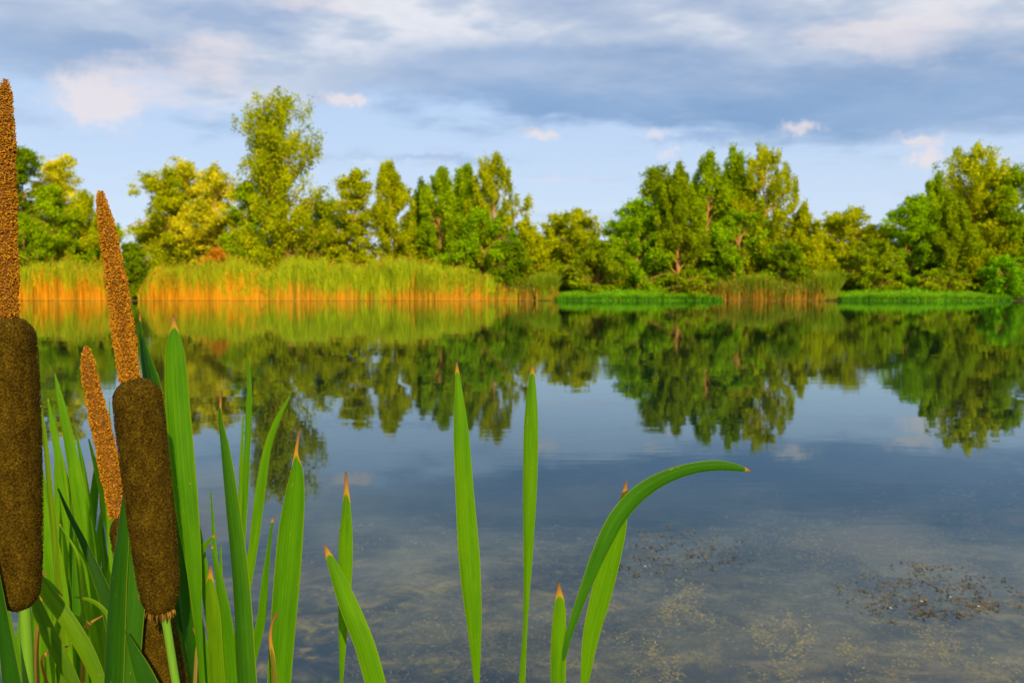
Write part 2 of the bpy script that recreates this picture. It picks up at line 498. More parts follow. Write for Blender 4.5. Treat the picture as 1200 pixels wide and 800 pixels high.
def ground_z(x, y):
    x = np.asarray(x, float); y = np.asarray(y, float)
    near = -0.14 - 0.115 * y
    near = np.where(y < -0.6, -0.071 - 0.25 * (y + 0.6), near)
    near = np.minimum(near, 0.9)
    mid = np.maximum(near, -2.4)
    far = (y - shore(x)) * 0.10
    far = np.minimum(far, 0.35 + 0.004 * np.clip(y - SH, 0, 300))
    z = np.where(y > 30, np.maximum(mid, far), mid)
    side = (np.abs(x) - 150) * 0.1
    z = np.maximum(z, np.minimum(side, 0.8))
    b = (np.sin(x * 1.7 + y * 0.6) * np.sin(y * 2.1 - x * 0.5)) * 0.035 * np.exp(-np.maximum(y, 0) / 25)
    return z + b


def axis(*segs):
    out = []
    for a, b, n in segs: out += list(np.linspace(a, b, n, endpoint=False))
    return np.array(out + [segs[-1][1]])


gx = axis((-4000, -200, 12), (-200, -40, 40), (-40, -4, 30), (-4, 4, 60), (4, 40, 30), (40, 200, 40), (200, 4000, 12))
gy = axis((-4000, -40, 10), (-40, -3, 18), (-3, 6, 70), (6, 30, 30), (30, 70, 20), (70, 84, 40), (84, 200, 20), (200, 5000, 14))
X, Y = np.meshgrid(gx, gy)
Z = ground_z(X, Y)
gv = np.stack([X, Y, Z], -1).reshape(-1, 3)
nx = len(gx)
ii = (np.arange(len(gy) - 1)[:, None] * nx + np.arange(nx - 1)[None]).ravel()
gf = np.stack([ii, ii + 1, ii + nx + 1, ii + nx], -1)
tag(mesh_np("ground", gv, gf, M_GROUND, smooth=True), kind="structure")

wx0, wx1, wy0, wy1, wz = -158, 158, -4.0, 79.0, -3.2
wv = [(wx0, wy0, 0), (wx1, wy0, 0), (wx1, wy1, 0), (wx0, wy1, 0), (wx0, wy0, wz), (wx1, wy0, wz), (wx1, wy1, wz), (wx0, wy1, wz)]
wf = np.array([(0, 1, 2, 3), (7, 6, 5, 4), (0, 4, 5, 1), (1, 5, 6, 2), (2, 6, 7, 3), (3, 7, 4, 0)])
tag(mesh_np("water", wv, wf, M_WATER), kind="structure")


# ------------------------------------------------------------------ tubes
def tube(pts, rad, sides=8, cap=True):
    """returns verts, quads of a tapered tube through pts"""
    pts = np.asarray(pts, float); rad = np.asarray(rad, float)
    n = len(pts)
    tan = np.gradient(pts, axis=0)
    tan /= np.linalg.norm(tan, axis=1)[:, None] + 1e-12
    ref = np.array([0.0, 1.0, 0.0]) if abs(tan[0][1]) < 0.9 else np.array([1.0, 0, 0])
    u = np.cross(tan, ref); u /= np.linalg.norm(u, axis=1)[:, None] + 1e-12
    w = np.cross(tan, u)
    th = np.linspace(0, 2 * np.pi, sides, endpoint=False)
    v = pts[:, None] + rad[:, None, None] * (np.cos(th)[None, :, None] * u[:, None] + np.sin(th)[None, :, None] * w[:, None])
    v = v.reshape(-1, 3)
    i = np.arange(n - 1)[:, None] * sides; j = np.arange(sides)[None]; j2 = (j + 1) % sides
    f = np.stack([i + j, i + j2, i + sides + j2, i + sides + j], -1).reshape(-1, 4)
    return v, f


def join(parts):
    vs, fs, off = [], [], 0
    for v, f in parts:
        vs.append(v); fs.append(np.asarray(f) + off); off += len(v)
    return np.concatenate(vs), np.concatenate(fs)


def catmull(P, n, dense=0.0):
    P = np.asarray(P, float)
    seg = np.linalg.norm(np.diff(P[:, :3], axis=0), axis=1)
    cum = np.concatenate([[0], np.cumsum(seg)])
    s = np.linspace(0, 1, n)
    s = (s * (1 + dense) - dense * s * s) * cum[-1] if dense else s * cum[-1]
    dd = np.diff(P, axis=0) / (seg[:, None] + 1e-12)
    T_ = np.vstack([dd[:1], (dd[:-1] * seg[1:, None] + dd[1:] * seg[:-1, None]) / (seg[:-1] + seg[1:])[:, None], dd[-1:]])
    k = np.clip(np.searchsorted(cum, s, side='right') - 1, 0, len(P) - 2)
    hk = seg[k][:, None]; t = ((s - cum[k]) / (seg[k] + 1e-12))[:, None]
    out = (2 * t ** 3 - 3 * t ** 2 + 1) * P[k] + (t ** 3 - 2 * t ** 2 + t) * hk * T_[k] + (-2 * t ** 3 + 3 * t ** 2) * P[k + 1] + (t ** 3 - t ** 2) * hk * T_[k + 1]
    return np.array(out), s


# ------------------------------------------------------------------ far trees
def leaf_quads(C, size, rng, flat=0.0, aspect=0.5):
    """random diamond leaves at centres C"""
    n = len(C)
    a = rng.normal(size=(n, 3)); a /= np.linalg.norm(a, axis=1)[:, None]
    b = rng.normal(size=(n, 3)); b -= (a * b).sum(1)[:, None] * a
    b /= np.linalg.norm(b, axis=1)[:, None]
    s = size * rng.uniform(0.6, 1.35, n)[:, None]
    v = np.stack([C - a * s * 0.5, C + b * s * aspect * 0.5, C + a * s * 0.5, C - b * s * aspect * 0.5], 1).reshape(-1, 3)
    f = np.arange(4 * n).reshape(-1, 4)
    return v, f


def make_tree(name, label, cat, px, Yd, top_py, half_l, half_r, color, style, group=None, bot_py=None, seed=0, dens=1.0, trunk_show=0.0, lean=0.0, tall=None):
    """crown with an uneven outline from tufts set along real branches"""
    rng = np.random.default_rng(1000 + seed)
    top = at(px, top_py + (9 if style == 'plume' else 0), Yd)
    bx = top.x - lean
    gz = float(ground_z(bx, Yd))
    ht = top.z - gz
    m_per_px = Yd / F
    k_ = {'plume': 1.38, 'poplar': 1.12}.get(style, 1.22)
    wl, wr = half_l * m_per_px * k_, half_r * m_per_px * k_
    root = empty(name, (bx, Yd, gz))
    tag(root, label, cat, group)
    root.color = (*color, 1)
    # trunk
    n = 9
    zs = np.linspace(-0.1, ht * 0.93, n)
    wob = np.cumsum(rng.normal(0, 0.012 * ht, (n, 2)), axis=0) * np.linspace(0, 1, n)[:, None]
    tp = np.stack([wob[:, 0] + lean * (zs / ht), wob[:, 1], zs], -1)
    r0 = (0.013 if trunk_show < .3 else 0.018) * ht + 0.05
    tr = r0 * (1 - 0.9 * np.linspace(0, 1, n)) + 0.012
    v, f = tube(tp, tr, 8)
    trunk = mesh_np("trunk", v, f, M_BARK, root, smooth=True)

    def trunk_at(z):
        return np.array([np.interp(z, zs, tp[:, k]) for k in range(3)])

    if style == 'plume':      # young poplar or ash: many steep branches, pointed tip
        prof = lambda t: np.interp(t, [0, .08, .3, .55, .8, .93, 1], [.85, 1.1, 1.1, .86, .50, .27, .05]) ; t0 = 0.04; up = (0.5, 1.0); nb = 84; tuft = 0.19; drop = 0
    elif style == 'poplar':   # tall oval crown
        prof = lambda t: np.interp(t, [0, .12, .28, .45, .6, .8, .92, 1], [.7, .98, 1.05, .85, .80, .88, .66, .25]); t0 = 0.05; up = (0.5, 1.1); nb = 120; tuft = 0.36; drop = 0
    elif style == 'willow':
        prof = lambda t: np.interp(t, [0, .2, .5, .8, .95, 1], [.8, 1.0, 1.0, .85, .5, .25]); t0 = 0.05; up = (0.1, 0.6); nb = 60; tuft = 0.42; drop = 0.35
    else:                     # round bushy
        prof = lambda t: np.interp(t, [0, .2, .5, .75, .92, 1], [.75, 1.0, 1.0, .78, .48, .2]); t0 = 0.03; up = (0.15, 0.8); nb = 64; tuft = 0.40; drop = 0.05
    t0 = max(t0, trunk_show)
    bparts, cents, wts = [], [], []
    for k in range(nb):
        t = t0 + (1 - t0) * (k + rng.uniform(0, 1)) / nb
        a = rng.uniform(0, 2 * np.pi)
        side = np.cos(a)
        w = wl if side < 0 else wr
        rad = (w * abs(side) + 0.5 * (wl + wr) * (1 - abs(side))) * prof(t) * rng.uniform(0.66, 1.08)
        e = rng.uniform(*up)
        # branch ends at height fraction t: start lower
        ez = t * ht
        L = rad
        sz = max(ez - L * e * 1.1, ht * 0.03)
        s = trunk_at(min(sz, zs[-1]))
        epos = np.array([s[0] + side * L, s[1] + np.sin(a) * L, ez])
        q = np.linspace(0, 1, 6)[:, None]
        pts = s + (epos - s) * q
        pts[:, 2] += np.sin(q[:, 0] * np.pi) * L * (0.10 if not drop else 0.22)
        br = np.linspace(0.028 * L + 0.02, 0.012, 6)
        bparts.append(tube(pts, br, 5))
        m = int(max(7, L * 4.2))
        tt = rng.uniform(0.15, 1.12, m) ** 0.8
        cc = s + (epos - s) * tt[:, None]
        cc[:, 2] += np.sin(np.clip(tt, 0, 1) * np.pi) * L * 0.1
        spread = tuft * (0.25 + 0.75 * tt)[:, None] * np.array([1, 1, 1.0]) * (0.55 + 0.09 * ht)
        cc = cc + np.clip(rng.normal(size=(m, 3)), -1.6, 1.6) * spread * 0.5
        if drop: cc[:, 2] -= rng.uniform(0, drop, m) * tt * L * 0.5
        if style == 'plume':      # upright feathery fingers at the branch ends
            q_ = rng.uniform(0, 1, 7)[:, None]
            cc = np.vstack([cc, epos + np.array([0.12 * side, 0.12 * np.sin(a), 1.0]) * q_ * rng.uniform(0.5, 1.3) + rng.normal(size=(7, 3)) * 0.10 * (1.2 - q_)])
            m += 7
        cents.append(cc)
        wts.append(np.full(m, 1.0))
    # leader tufts at the tip
    zt = np.linspace(ht * 0.80, ht, 12)
    lead = np.stack([np.interp(zt, zs, tp[:, 0]), np.interp(zt, zs, tp[:, 1]), zt], -1) + rng.normal(size=(12, 3)) * 0.1
    cents.append(lead)
    v, f = join(bparts)
    mesh_np("branches", v, f, M_BARK, root, smooth=True)
    cents = np.concatenate(cents)
    cents = cents[cents[:, 2] > 0.25]
    cents = cents[rng.permutation(len(cents))]
    area = ht * (wl + wr) * 0.75
    ls = {'poplar': 0.30, 'plume': 0.24}.get(style, 0.27)
    N = int(min(46000, {'plume': 14, 'poplar': 15}.get(style, 10.5) * dens * area / (ls * ls * 0.27)))
    per = max(3, N // len(cents))
    C = np.repeat(cents, per, axis=0)
    sig = (0.12 + 0.010 * ht) * (1 + 0.3 * rng.normal(size=len(C)))[:, None]
    up_st = np.array([0.85, 0.85, 1.35]) if style in ('plume', 'poplar') else np.array([1.1, 1.1, 0.85])
    g_ = rng.normal(size=C.shape); g_ *= (rng.uniform(0, 1, len(C)) ** 0.45 / np.linalg.norm(g_, axis=1) * 1.9)[:, None]
    C = C + g_ * sig * up_st * (0.8 if style == 'plume' else 1.0)
    C = C[C[:, 2] > 0.05]
    v, f = leaf_quads(C, ls, rng, aspect=0.55)
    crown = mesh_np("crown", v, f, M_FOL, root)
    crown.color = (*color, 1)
    return root


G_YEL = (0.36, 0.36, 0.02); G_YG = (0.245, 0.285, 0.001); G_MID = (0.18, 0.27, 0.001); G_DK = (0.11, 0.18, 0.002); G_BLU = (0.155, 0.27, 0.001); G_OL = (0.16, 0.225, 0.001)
T = [
 # name, label, px, Y, top, hl, hr, color, style, trunk_show, dens
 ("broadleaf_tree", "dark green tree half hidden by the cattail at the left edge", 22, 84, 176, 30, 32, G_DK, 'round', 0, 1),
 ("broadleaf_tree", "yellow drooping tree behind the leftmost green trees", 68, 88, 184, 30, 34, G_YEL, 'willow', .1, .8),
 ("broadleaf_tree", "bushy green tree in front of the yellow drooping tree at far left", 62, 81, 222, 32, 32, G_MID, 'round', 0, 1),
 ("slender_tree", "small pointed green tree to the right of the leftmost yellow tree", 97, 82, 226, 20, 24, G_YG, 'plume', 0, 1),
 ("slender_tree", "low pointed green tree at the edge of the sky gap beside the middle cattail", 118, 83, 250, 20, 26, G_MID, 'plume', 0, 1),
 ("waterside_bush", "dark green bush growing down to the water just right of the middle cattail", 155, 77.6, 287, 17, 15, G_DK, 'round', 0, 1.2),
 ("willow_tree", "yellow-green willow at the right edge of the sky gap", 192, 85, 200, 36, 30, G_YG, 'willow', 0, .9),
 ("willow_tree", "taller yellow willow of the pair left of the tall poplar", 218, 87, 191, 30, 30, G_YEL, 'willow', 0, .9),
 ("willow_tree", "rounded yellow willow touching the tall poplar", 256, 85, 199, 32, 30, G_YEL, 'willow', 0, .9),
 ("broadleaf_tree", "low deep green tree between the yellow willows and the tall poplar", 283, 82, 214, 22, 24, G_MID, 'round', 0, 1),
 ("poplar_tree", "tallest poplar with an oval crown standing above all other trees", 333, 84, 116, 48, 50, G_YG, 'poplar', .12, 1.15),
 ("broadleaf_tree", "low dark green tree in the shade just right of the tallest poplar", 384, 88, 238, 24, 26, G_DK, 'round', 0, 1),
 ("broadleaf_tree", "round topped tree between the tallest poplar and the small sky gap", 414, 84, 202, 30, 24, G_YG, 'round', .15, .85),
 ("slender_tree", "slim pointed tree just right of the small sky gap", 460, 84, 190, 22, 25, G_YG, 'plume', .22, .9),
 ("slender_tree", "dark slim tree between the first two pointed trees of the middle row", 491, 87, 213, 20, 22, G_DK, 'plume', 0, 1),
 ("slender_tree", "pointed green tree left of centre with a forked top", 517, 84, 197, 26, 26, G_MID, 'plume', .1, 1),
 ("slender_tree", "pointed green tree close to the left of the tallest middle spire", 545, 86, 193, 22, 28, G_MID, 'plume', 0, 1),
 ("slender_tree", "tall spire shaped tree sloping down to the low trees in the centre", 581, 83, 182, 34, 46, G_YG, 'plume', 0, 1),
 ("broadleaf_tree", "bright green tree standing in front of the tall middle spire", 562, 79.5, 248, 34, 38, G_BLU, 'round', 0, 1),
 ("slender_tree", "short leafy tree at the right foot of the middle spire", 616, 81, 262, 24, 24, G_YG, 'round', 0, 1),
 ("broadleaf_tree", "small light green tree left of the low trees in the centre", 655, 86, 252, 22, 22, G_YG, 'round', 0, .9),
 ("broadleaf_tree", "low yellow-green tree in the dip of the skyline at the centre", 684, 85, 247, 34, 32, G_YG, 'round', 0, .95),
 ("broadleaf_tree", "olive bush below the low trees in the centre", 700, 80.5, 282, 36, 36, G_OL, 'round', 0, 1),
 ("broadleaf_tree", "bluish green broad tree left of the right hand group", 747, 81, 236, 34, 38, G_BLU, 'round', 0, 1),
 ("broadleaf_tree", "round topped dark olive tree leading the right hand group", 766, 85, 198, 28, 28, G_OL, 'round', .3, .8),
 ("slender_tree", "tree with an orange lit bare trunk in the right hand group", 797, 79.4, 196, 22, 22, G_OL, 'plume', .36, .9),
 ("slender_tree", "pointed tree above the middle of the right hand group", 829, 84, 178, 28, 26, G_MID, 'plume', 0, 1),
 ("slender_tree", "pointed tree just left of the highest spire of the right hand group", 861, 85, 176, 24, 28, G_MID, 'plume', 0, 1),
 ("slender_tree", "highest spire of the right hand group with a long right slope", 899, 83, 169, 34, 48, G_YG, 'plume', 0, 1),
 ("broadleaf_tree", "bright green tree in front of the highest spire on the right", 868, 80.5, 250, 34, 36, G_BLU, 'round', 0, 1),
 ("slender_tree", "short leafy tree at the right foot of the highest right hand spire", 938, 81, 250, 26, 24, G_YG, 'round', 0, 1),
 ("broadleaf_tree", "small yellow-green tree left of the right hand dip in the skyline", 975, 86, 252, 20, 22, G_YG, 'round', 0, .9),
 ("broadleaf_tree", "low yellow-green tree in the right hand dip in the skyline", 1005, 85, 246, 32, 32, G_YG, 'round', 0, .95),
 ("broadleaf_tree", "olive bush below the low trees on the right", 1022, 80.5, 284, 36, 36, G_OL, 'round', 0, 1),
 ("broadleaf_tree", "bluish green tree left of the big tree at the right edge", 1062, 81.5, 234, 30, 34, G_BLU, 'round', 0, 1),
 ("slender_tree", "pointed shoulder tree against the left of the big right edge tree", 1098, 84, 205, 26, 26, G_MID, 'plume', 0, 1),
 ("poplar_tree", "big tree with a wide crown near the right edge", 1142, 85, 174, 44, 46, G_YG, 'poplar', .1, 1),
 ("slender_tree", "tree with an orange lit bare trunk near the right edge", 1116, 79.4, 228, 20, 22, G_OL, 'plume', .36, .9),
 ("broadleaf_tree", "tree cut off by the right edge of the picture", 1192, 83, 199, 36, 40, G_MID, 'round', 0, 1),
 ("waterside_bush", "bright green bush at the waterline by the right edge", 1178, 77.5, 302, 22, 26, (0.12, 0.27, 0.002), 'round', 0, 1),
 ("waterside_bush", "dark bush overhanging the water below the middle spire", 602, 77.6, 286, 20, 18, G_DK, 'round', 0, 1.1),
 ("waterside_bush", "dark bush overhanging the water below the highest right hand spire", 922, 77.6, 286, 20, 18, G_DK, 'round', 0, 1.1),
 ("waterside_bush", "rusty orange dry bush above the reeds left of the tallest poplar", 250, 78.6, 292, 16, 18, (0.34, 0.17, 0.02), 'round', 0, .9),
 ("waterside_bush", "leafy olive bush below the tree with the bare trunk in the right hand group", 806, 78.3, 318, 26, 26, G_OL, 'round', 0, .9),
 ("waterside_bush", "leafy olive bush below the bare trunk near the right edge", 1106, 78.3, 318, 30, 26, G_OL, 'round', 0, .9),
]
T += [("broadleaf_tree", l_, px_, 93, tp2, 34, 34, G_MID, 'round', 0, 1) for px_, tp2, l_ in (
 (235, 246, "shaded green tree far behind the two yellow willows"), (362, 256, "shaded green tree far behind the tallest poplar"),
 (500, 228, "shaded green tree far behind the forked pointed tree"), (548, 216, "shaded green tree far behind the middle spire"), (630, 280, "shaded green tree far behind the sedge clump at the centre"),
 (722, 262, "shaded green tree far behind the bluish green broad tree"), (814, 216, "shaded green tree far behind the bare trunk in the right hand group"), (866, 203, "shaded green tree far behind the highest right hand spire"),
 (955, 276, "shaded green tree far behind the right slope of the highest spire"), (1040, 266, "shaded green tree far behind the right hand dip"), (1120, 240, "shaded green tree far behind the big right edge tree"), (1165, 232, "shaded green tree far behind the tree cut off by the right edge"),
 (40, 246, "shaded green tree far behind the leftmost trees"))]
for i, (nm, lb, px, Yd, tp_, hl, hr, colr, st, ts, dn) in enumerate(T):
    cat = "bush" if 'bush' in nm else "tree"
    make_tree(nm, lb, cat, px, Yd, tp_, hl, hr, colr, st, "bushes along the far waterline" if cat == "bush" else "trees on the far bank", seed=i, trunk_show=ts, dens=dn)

# undergrowth: one uncountable mass behind the reeds and below the crowns
rng = np.random.default_rng(5)
nU = 120000
ux = rng.uniform(-62, 62, nU); uy = rng.uniform(82.3, 95, nU)
hh = 4.6 + 1.1 * np.sin(ux * 0.33) * np.sin(ux * 0.21 + 1) + 0.9 * np.sin(ux * 0.9 + uy) + 0.5 * np.sin(ux * 2.3 + uy * 2)
for gx_, gw in ((px_x(441, 86), 1.6), (px_x(150, 86), 2.6), (px_x(135, 90), 3)): hh = hh * (1 - 0.55 * np.exp(-((ux - gx_) / gw) ** 2))
uz = ground_z(ux, uy) + rng.uniform(0, 1, nU) * np.maximum(hh, 0.6)
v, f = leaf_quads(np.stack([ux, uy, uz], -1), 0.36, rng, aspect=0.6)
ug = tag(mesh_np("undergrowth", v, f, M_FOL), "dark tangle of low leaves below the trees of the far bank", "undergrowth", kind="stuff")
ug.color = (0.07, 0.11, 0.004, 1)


# ------------------------------------------------------------------ reeds and grass on the far bank
def blades(x, y, z0, h, w, lean, rng, seg=4, curl=0.15):
    n = len(x)
    a = rng.uniform(0, 2 * np.pi, n); wd = np.stack([np.cos(a) * 0.9 + 0.3, np.sin(a) * 0.5], -1)
    ld = rng.uniform(0, 2 * np.pi, n); lv = np.stack([np.cos(ld), np.sin(ld)], -1) * (lean * rng.uniform(0.1, 1, n))[:, None]
    V, U = [], []
    for k in range(seg + 1):
        t = k / seg
        c = np.stack([x + lv[:, 0] * t ** 2 * h, y + lv[:, 1] * t ** 2 * h, z0 + h * t * (1 - curl * t * rng.uniform(0.3, 1, n) * 0.5)], -1)
        ww = (w * (1 - t) ** 0.6 * 0.5 + 0.003)
        off = np.stack([wd[:, 0] * ww, wd[:, 1] * ww, np.zeros(n)], -1)
        V += [c - off, c + off]; U += [np.full(n, t)] * 2
    V = np.stack(V, 1).reshape(-1, 3); U = np.stack(U, 1).ravel()
    s = 2 * (seg + 1)
    b = (np.arange(n) * s)[:, None]
    f = np.concatenate([b + np.array([[2 * k, 2 * k + 1, 2 * k + 3, 2 * k + 2]]) for k in range(seg)])
    return V, f, U


def reed_bed(name, label, x0, x1, h0, h1, n, mat, y0=75.2, y1=78.4, seed=0, w=0.075, lean=0.16, cat="reeds", plumes=0.12, kind="stuff", edge=0.12):
    rng = np.random.default_rng(300 + seed)
    xa, xb = px_x(x0, 76), px_x(x1, 76)
    x = rng.uniform(xa, xb, n)
    y = shore(x) + (y0 - SH) + rng.uniform(0, 1, n) ** 1.2 * (y1 - y0)
    t = (x - xa) / (xb - xa)
    h = (h0 + (h1 - h0) * t) * rng.uniform(0.62, 1.1, n) * (0.93 + 0.08 * np.sin(x * 0.7 + seed) + 0.07 * np.sin(x * 2.3) + 0.06 * np.sin(x * 5.1))
    if 'grass' in name: h *= (0.35 + 0.65 * np.clip((y - shore(x) - (y0 - SH)) / (y1 - y0), 0, 1)) * (1 + 0.35 * np.sin(x * 1.1 + seed) * np.sin(x * 0.37))
    h *= np.clip(np.minimum(t, 1 - t) / edge, 0.12, 1) ** 0.6 if edge else 1
    z0 = np.minimum(ground_z(x, y), 0.3) - 0.05
    V, f, U = blades(x, y, z0, h, np.full(n, w), np.full(n, lean), rng, 4)
    parts = [(V, f)]; Us = [U]
    # side leaves, arching out from the stems in the upper half
    m = n
    k = rng.integers(0, n, m)
    V2, f2, U2 = blades(x[k], y[k], z0[k] + h[k] * rng.uniform(0.25, 0.85, m), rng.uniform(0.5, 0.9, m) * 0.85, np.full(m, w * 0.95), np.full(m, 0.95), rng, 3, 0.9)
    base = (z0[k] + h[k] * 0.0)
    parts.append((V2, f2))
    Us.append(np.clip((V2[:, 2] - 0.1) / max(h0, h1), 0, 1))
    v, f = join(parts)
    o = mesh_np(name, v, f, mat, attrs={'up': np.concatenate(Us)})
    tag(o, label, cat, kind=kind)
    if plumes:
        q = rng.choice(n, int(n * plumes * 0.35), replace=False)
        C = np.repeat(np.stack([x[q], y[q], z0[q] + h[q] * 1.0], -1), 7, axis=0) + rng.normal(size=(len(q) * 7, 3)) * np.array([0.06, 0.06, 0.17])
        vv, ff = leaf_quads(C, 0.17, rng)
        po = mesh_np("plumes", vv, ff, M_FOL, o); po.color = (0.30, 0.21, 0.04, 1); po["kind"] = "stuff"
    return o


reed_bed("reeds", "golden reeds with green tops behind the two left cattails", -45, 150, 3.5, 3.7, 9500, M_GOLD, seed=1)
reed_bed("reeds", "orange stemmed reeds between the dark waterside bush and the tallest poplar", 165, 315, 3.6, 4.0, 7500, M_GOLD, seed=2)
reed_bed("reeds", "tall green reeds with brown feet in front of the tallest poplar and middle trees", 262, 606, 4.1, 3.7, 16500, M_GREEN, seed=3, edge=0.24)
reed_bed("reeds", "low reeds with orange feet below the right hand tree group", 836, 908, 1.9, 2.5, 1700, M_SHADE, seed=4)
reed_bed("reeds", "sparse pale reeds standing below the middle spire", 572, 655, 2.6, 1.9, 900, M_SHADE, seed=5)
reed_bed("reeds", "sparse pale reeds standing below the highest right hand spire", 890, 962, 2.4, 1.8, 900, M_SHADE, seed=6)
for (a, b, s_, l_) in ((650, 845, 7, "bright green low grass at the waterline in the centre right"), (980, 1180, 8, "bright green low grass at the waterline near the right edge")):
    reed_bed("waterside_grass", l_, a, b, 0.85, 0.85, 12000, M_LOWG, y0=74.9, y1=79.0, seed=s_, w=0.06, lean=0.5, cat="grass", plumes=0, edge=0.4)


def sedge(label, px, Yd, top, half, seed):
    rng = np.random.default_rng(seed)
    c = at(px, top, Yd); gz = float(ground_z(c.x, Yd)); h = c.z - gz
    n = 1500
    r = np.sqrt(rng.uniform(0, 1, n)) * half * Yd / F * 0.45; a = rng.uniform(0, 2 * np.pi, n)
    x = np.cos(a) * r; y = np.sin(a) * r
    hh = h * rng.uniform(0.55, 1.05, n)
    V, f, U = blades(x, y, np.zeros(n), hh, np.full(n, 0.06), np.full(n, 0.55), rng, 6, 0.5)
    o = mesh_np("sedge_clump", V, f, M_SEDGE, attrs={'up': U})
    o.location = (c.x, Yd, max(gz, 0) - 0.03)
    tag(o, label, "plant", "rounded sedge clumps at the far waterline")


sedge("rounded sedge clump at the water's edge right of the middle spire", 640, 76.6, 312, 26, 11)
sedge("rounded sedge clump at the water's edge right of the highest right hand spire", 970, 76.6, 310, 28, 12)
sedge("small sedge clump beside the dark bush below the right hand group", 885, 76.2, 318, 18, 13)


# ------------------------------------------------------------------ foreground leaves
def leaf_blade(label, pts, Yd, color, dry=0.0, yaw=0.0, group=None, cup=0.16, dY=0.0, name="cattail_leaf", drycurl=0.0):
    """pts: (px, py, width px) root to tip. The strip is laid out in metres at depth Yd and rooted in the bed."""
    P = []
    n = len(pts)
    for i, (px, py, w) in enumerate(pts):
        y_ = Yd + dY * i / (n - 1)
        p = at(px, py, y_)
        P.append((p.x, p.y, p.z, w * y_ / F))
    # carry on down to the pond bed
    p0, p1 = np.array(P[0]), np.array(P[1])
    d = (p0 - p1)[:3]; d /= np.linalg.norm(d)
    if d[2] > -0.5: d = np.array([d[0], d[1], -0.8]); d /= np.linalg.norm(d)
    zb = float(ground_z(p0[0], p0[1])) - 0.03
    drop = p0[2] - zb
    lat = np.clip(d[0] / -d[2], -0.25, 0.25)
    mid = (p0[0] + lat * drop * 0.4, p0[1] + 0.01, p0[2] - drop * 0.5, max(P[0][3], 0.009))
    rootp = (p0[0] + lat * drop * 0.55, p0[1] + 0.015, zb, 0.010)
    P = [rootp, mid] + P
    tot = sum(math.dist(P[i][:3], P[i + 1][:3]) for i in range(len(P) - 1))
    rows = 110
    C, s = catmull(P, rows, 0.85)
    C[:, 3] = np.maximum(C[:, 3], 0.0004)
    cols = 9
    tan = np.gradient(C[:, :3], axis=0); tan /= np.linalg.norm(tan, axis=1)[:, None]
    view = np.array([0, 1.0, 0])
    side = np.cross(view, tan); side /= np.linalg.norm(side, axis=1)[:, None]   # across the blade, facing camera
    nrm = np.cross(tan, side)
    yw = R(yaw)
    # turning the blade about its own axis keeps its seen width
    side2 = side * math.cos(yw) + nrm * math.sin(yw)
    nrm2 = -side * math.sin(yw) + nrm * math.cos(yw)
    wfac = 1 / max(math.cos(yw), 0.3)
    u = np.linspace(0, 1, cols)
    wdt = C[:, 3] * wfac
    V = C[:, None, :3] + side2[:, None] * (wdt[:, None] * (u[None] - 0.5))[..., None] \
        + nrm2[:, None] * (wdt[:, None] * cup * (2 * (u[None] - 0.5)) ** 2)[..., None]
    rr = np.random.default_rng(abs(hash((round(pts[-1][0]), round(pts[-1][1])))) % 9999)
    # slight waviness of the blade
    wav = np.sin(s * 23 + rr.uniform(0, 6)) * 0.0006 + np.sin(s * 61 + rr.uniform(0, 6)) * 0.0003
    V += nrm2[:, None] * wav[:, None, None]
    total = s[-1]
    back = (total - s)
    dlen = max(dry, 0.001)
    e = np.abs(u - 0.5) * 2
    # 1 at tip, 0.25 threshold reached dlen from tip; runs further down the edges
    D = 0.28 + (dlen * (0.85 + 0.35 * e[None] ** 3) - back[:, None]) / (dlen * 1.15)
    if dry <= 0: D = np.full_like(D, -1.0)
    D = np.clip(D, -1, 1.2)
    uv = np.stack([np.repeat(u[None], rows, 0), np.repeat(s[:, None], cols, 1), np.zeros((rows, cols))], -1)
    org = np.array([rootp[0], rootp[1], rootp[2]])
    V = V - org
    root = empty(name, org); tag(root, label, "cattail leaf", group)

    def piece(nm, r0, r1):
        k = r1 - r0
        i = (np.arange(k - 1)[:, None] * cols + np.arange(cols - 1)[None]).ravel()
        f = np.stack([i, i + 1, i + cols + 1, i + cols], -1)
        o = mesh_np(nm, V[r0:r1].reshape(-1, 3), f, M_BLADE, root, True, uvs=uv[r0:r1].reshape(-1, 3), attrs={'dry': D[r0:r1].ravel()})
        o.color = (*color, 1)
        return o
    if dry > 0:
        cut = int(np.searchsorted(s, total - dry * 0.8))
        cut = min(cut, rows - 3)
        piece("blade", 0, cut + 1); piece("dry_tip", cut, rows)
    else:
        piece("blade", 0, rows)
    return root


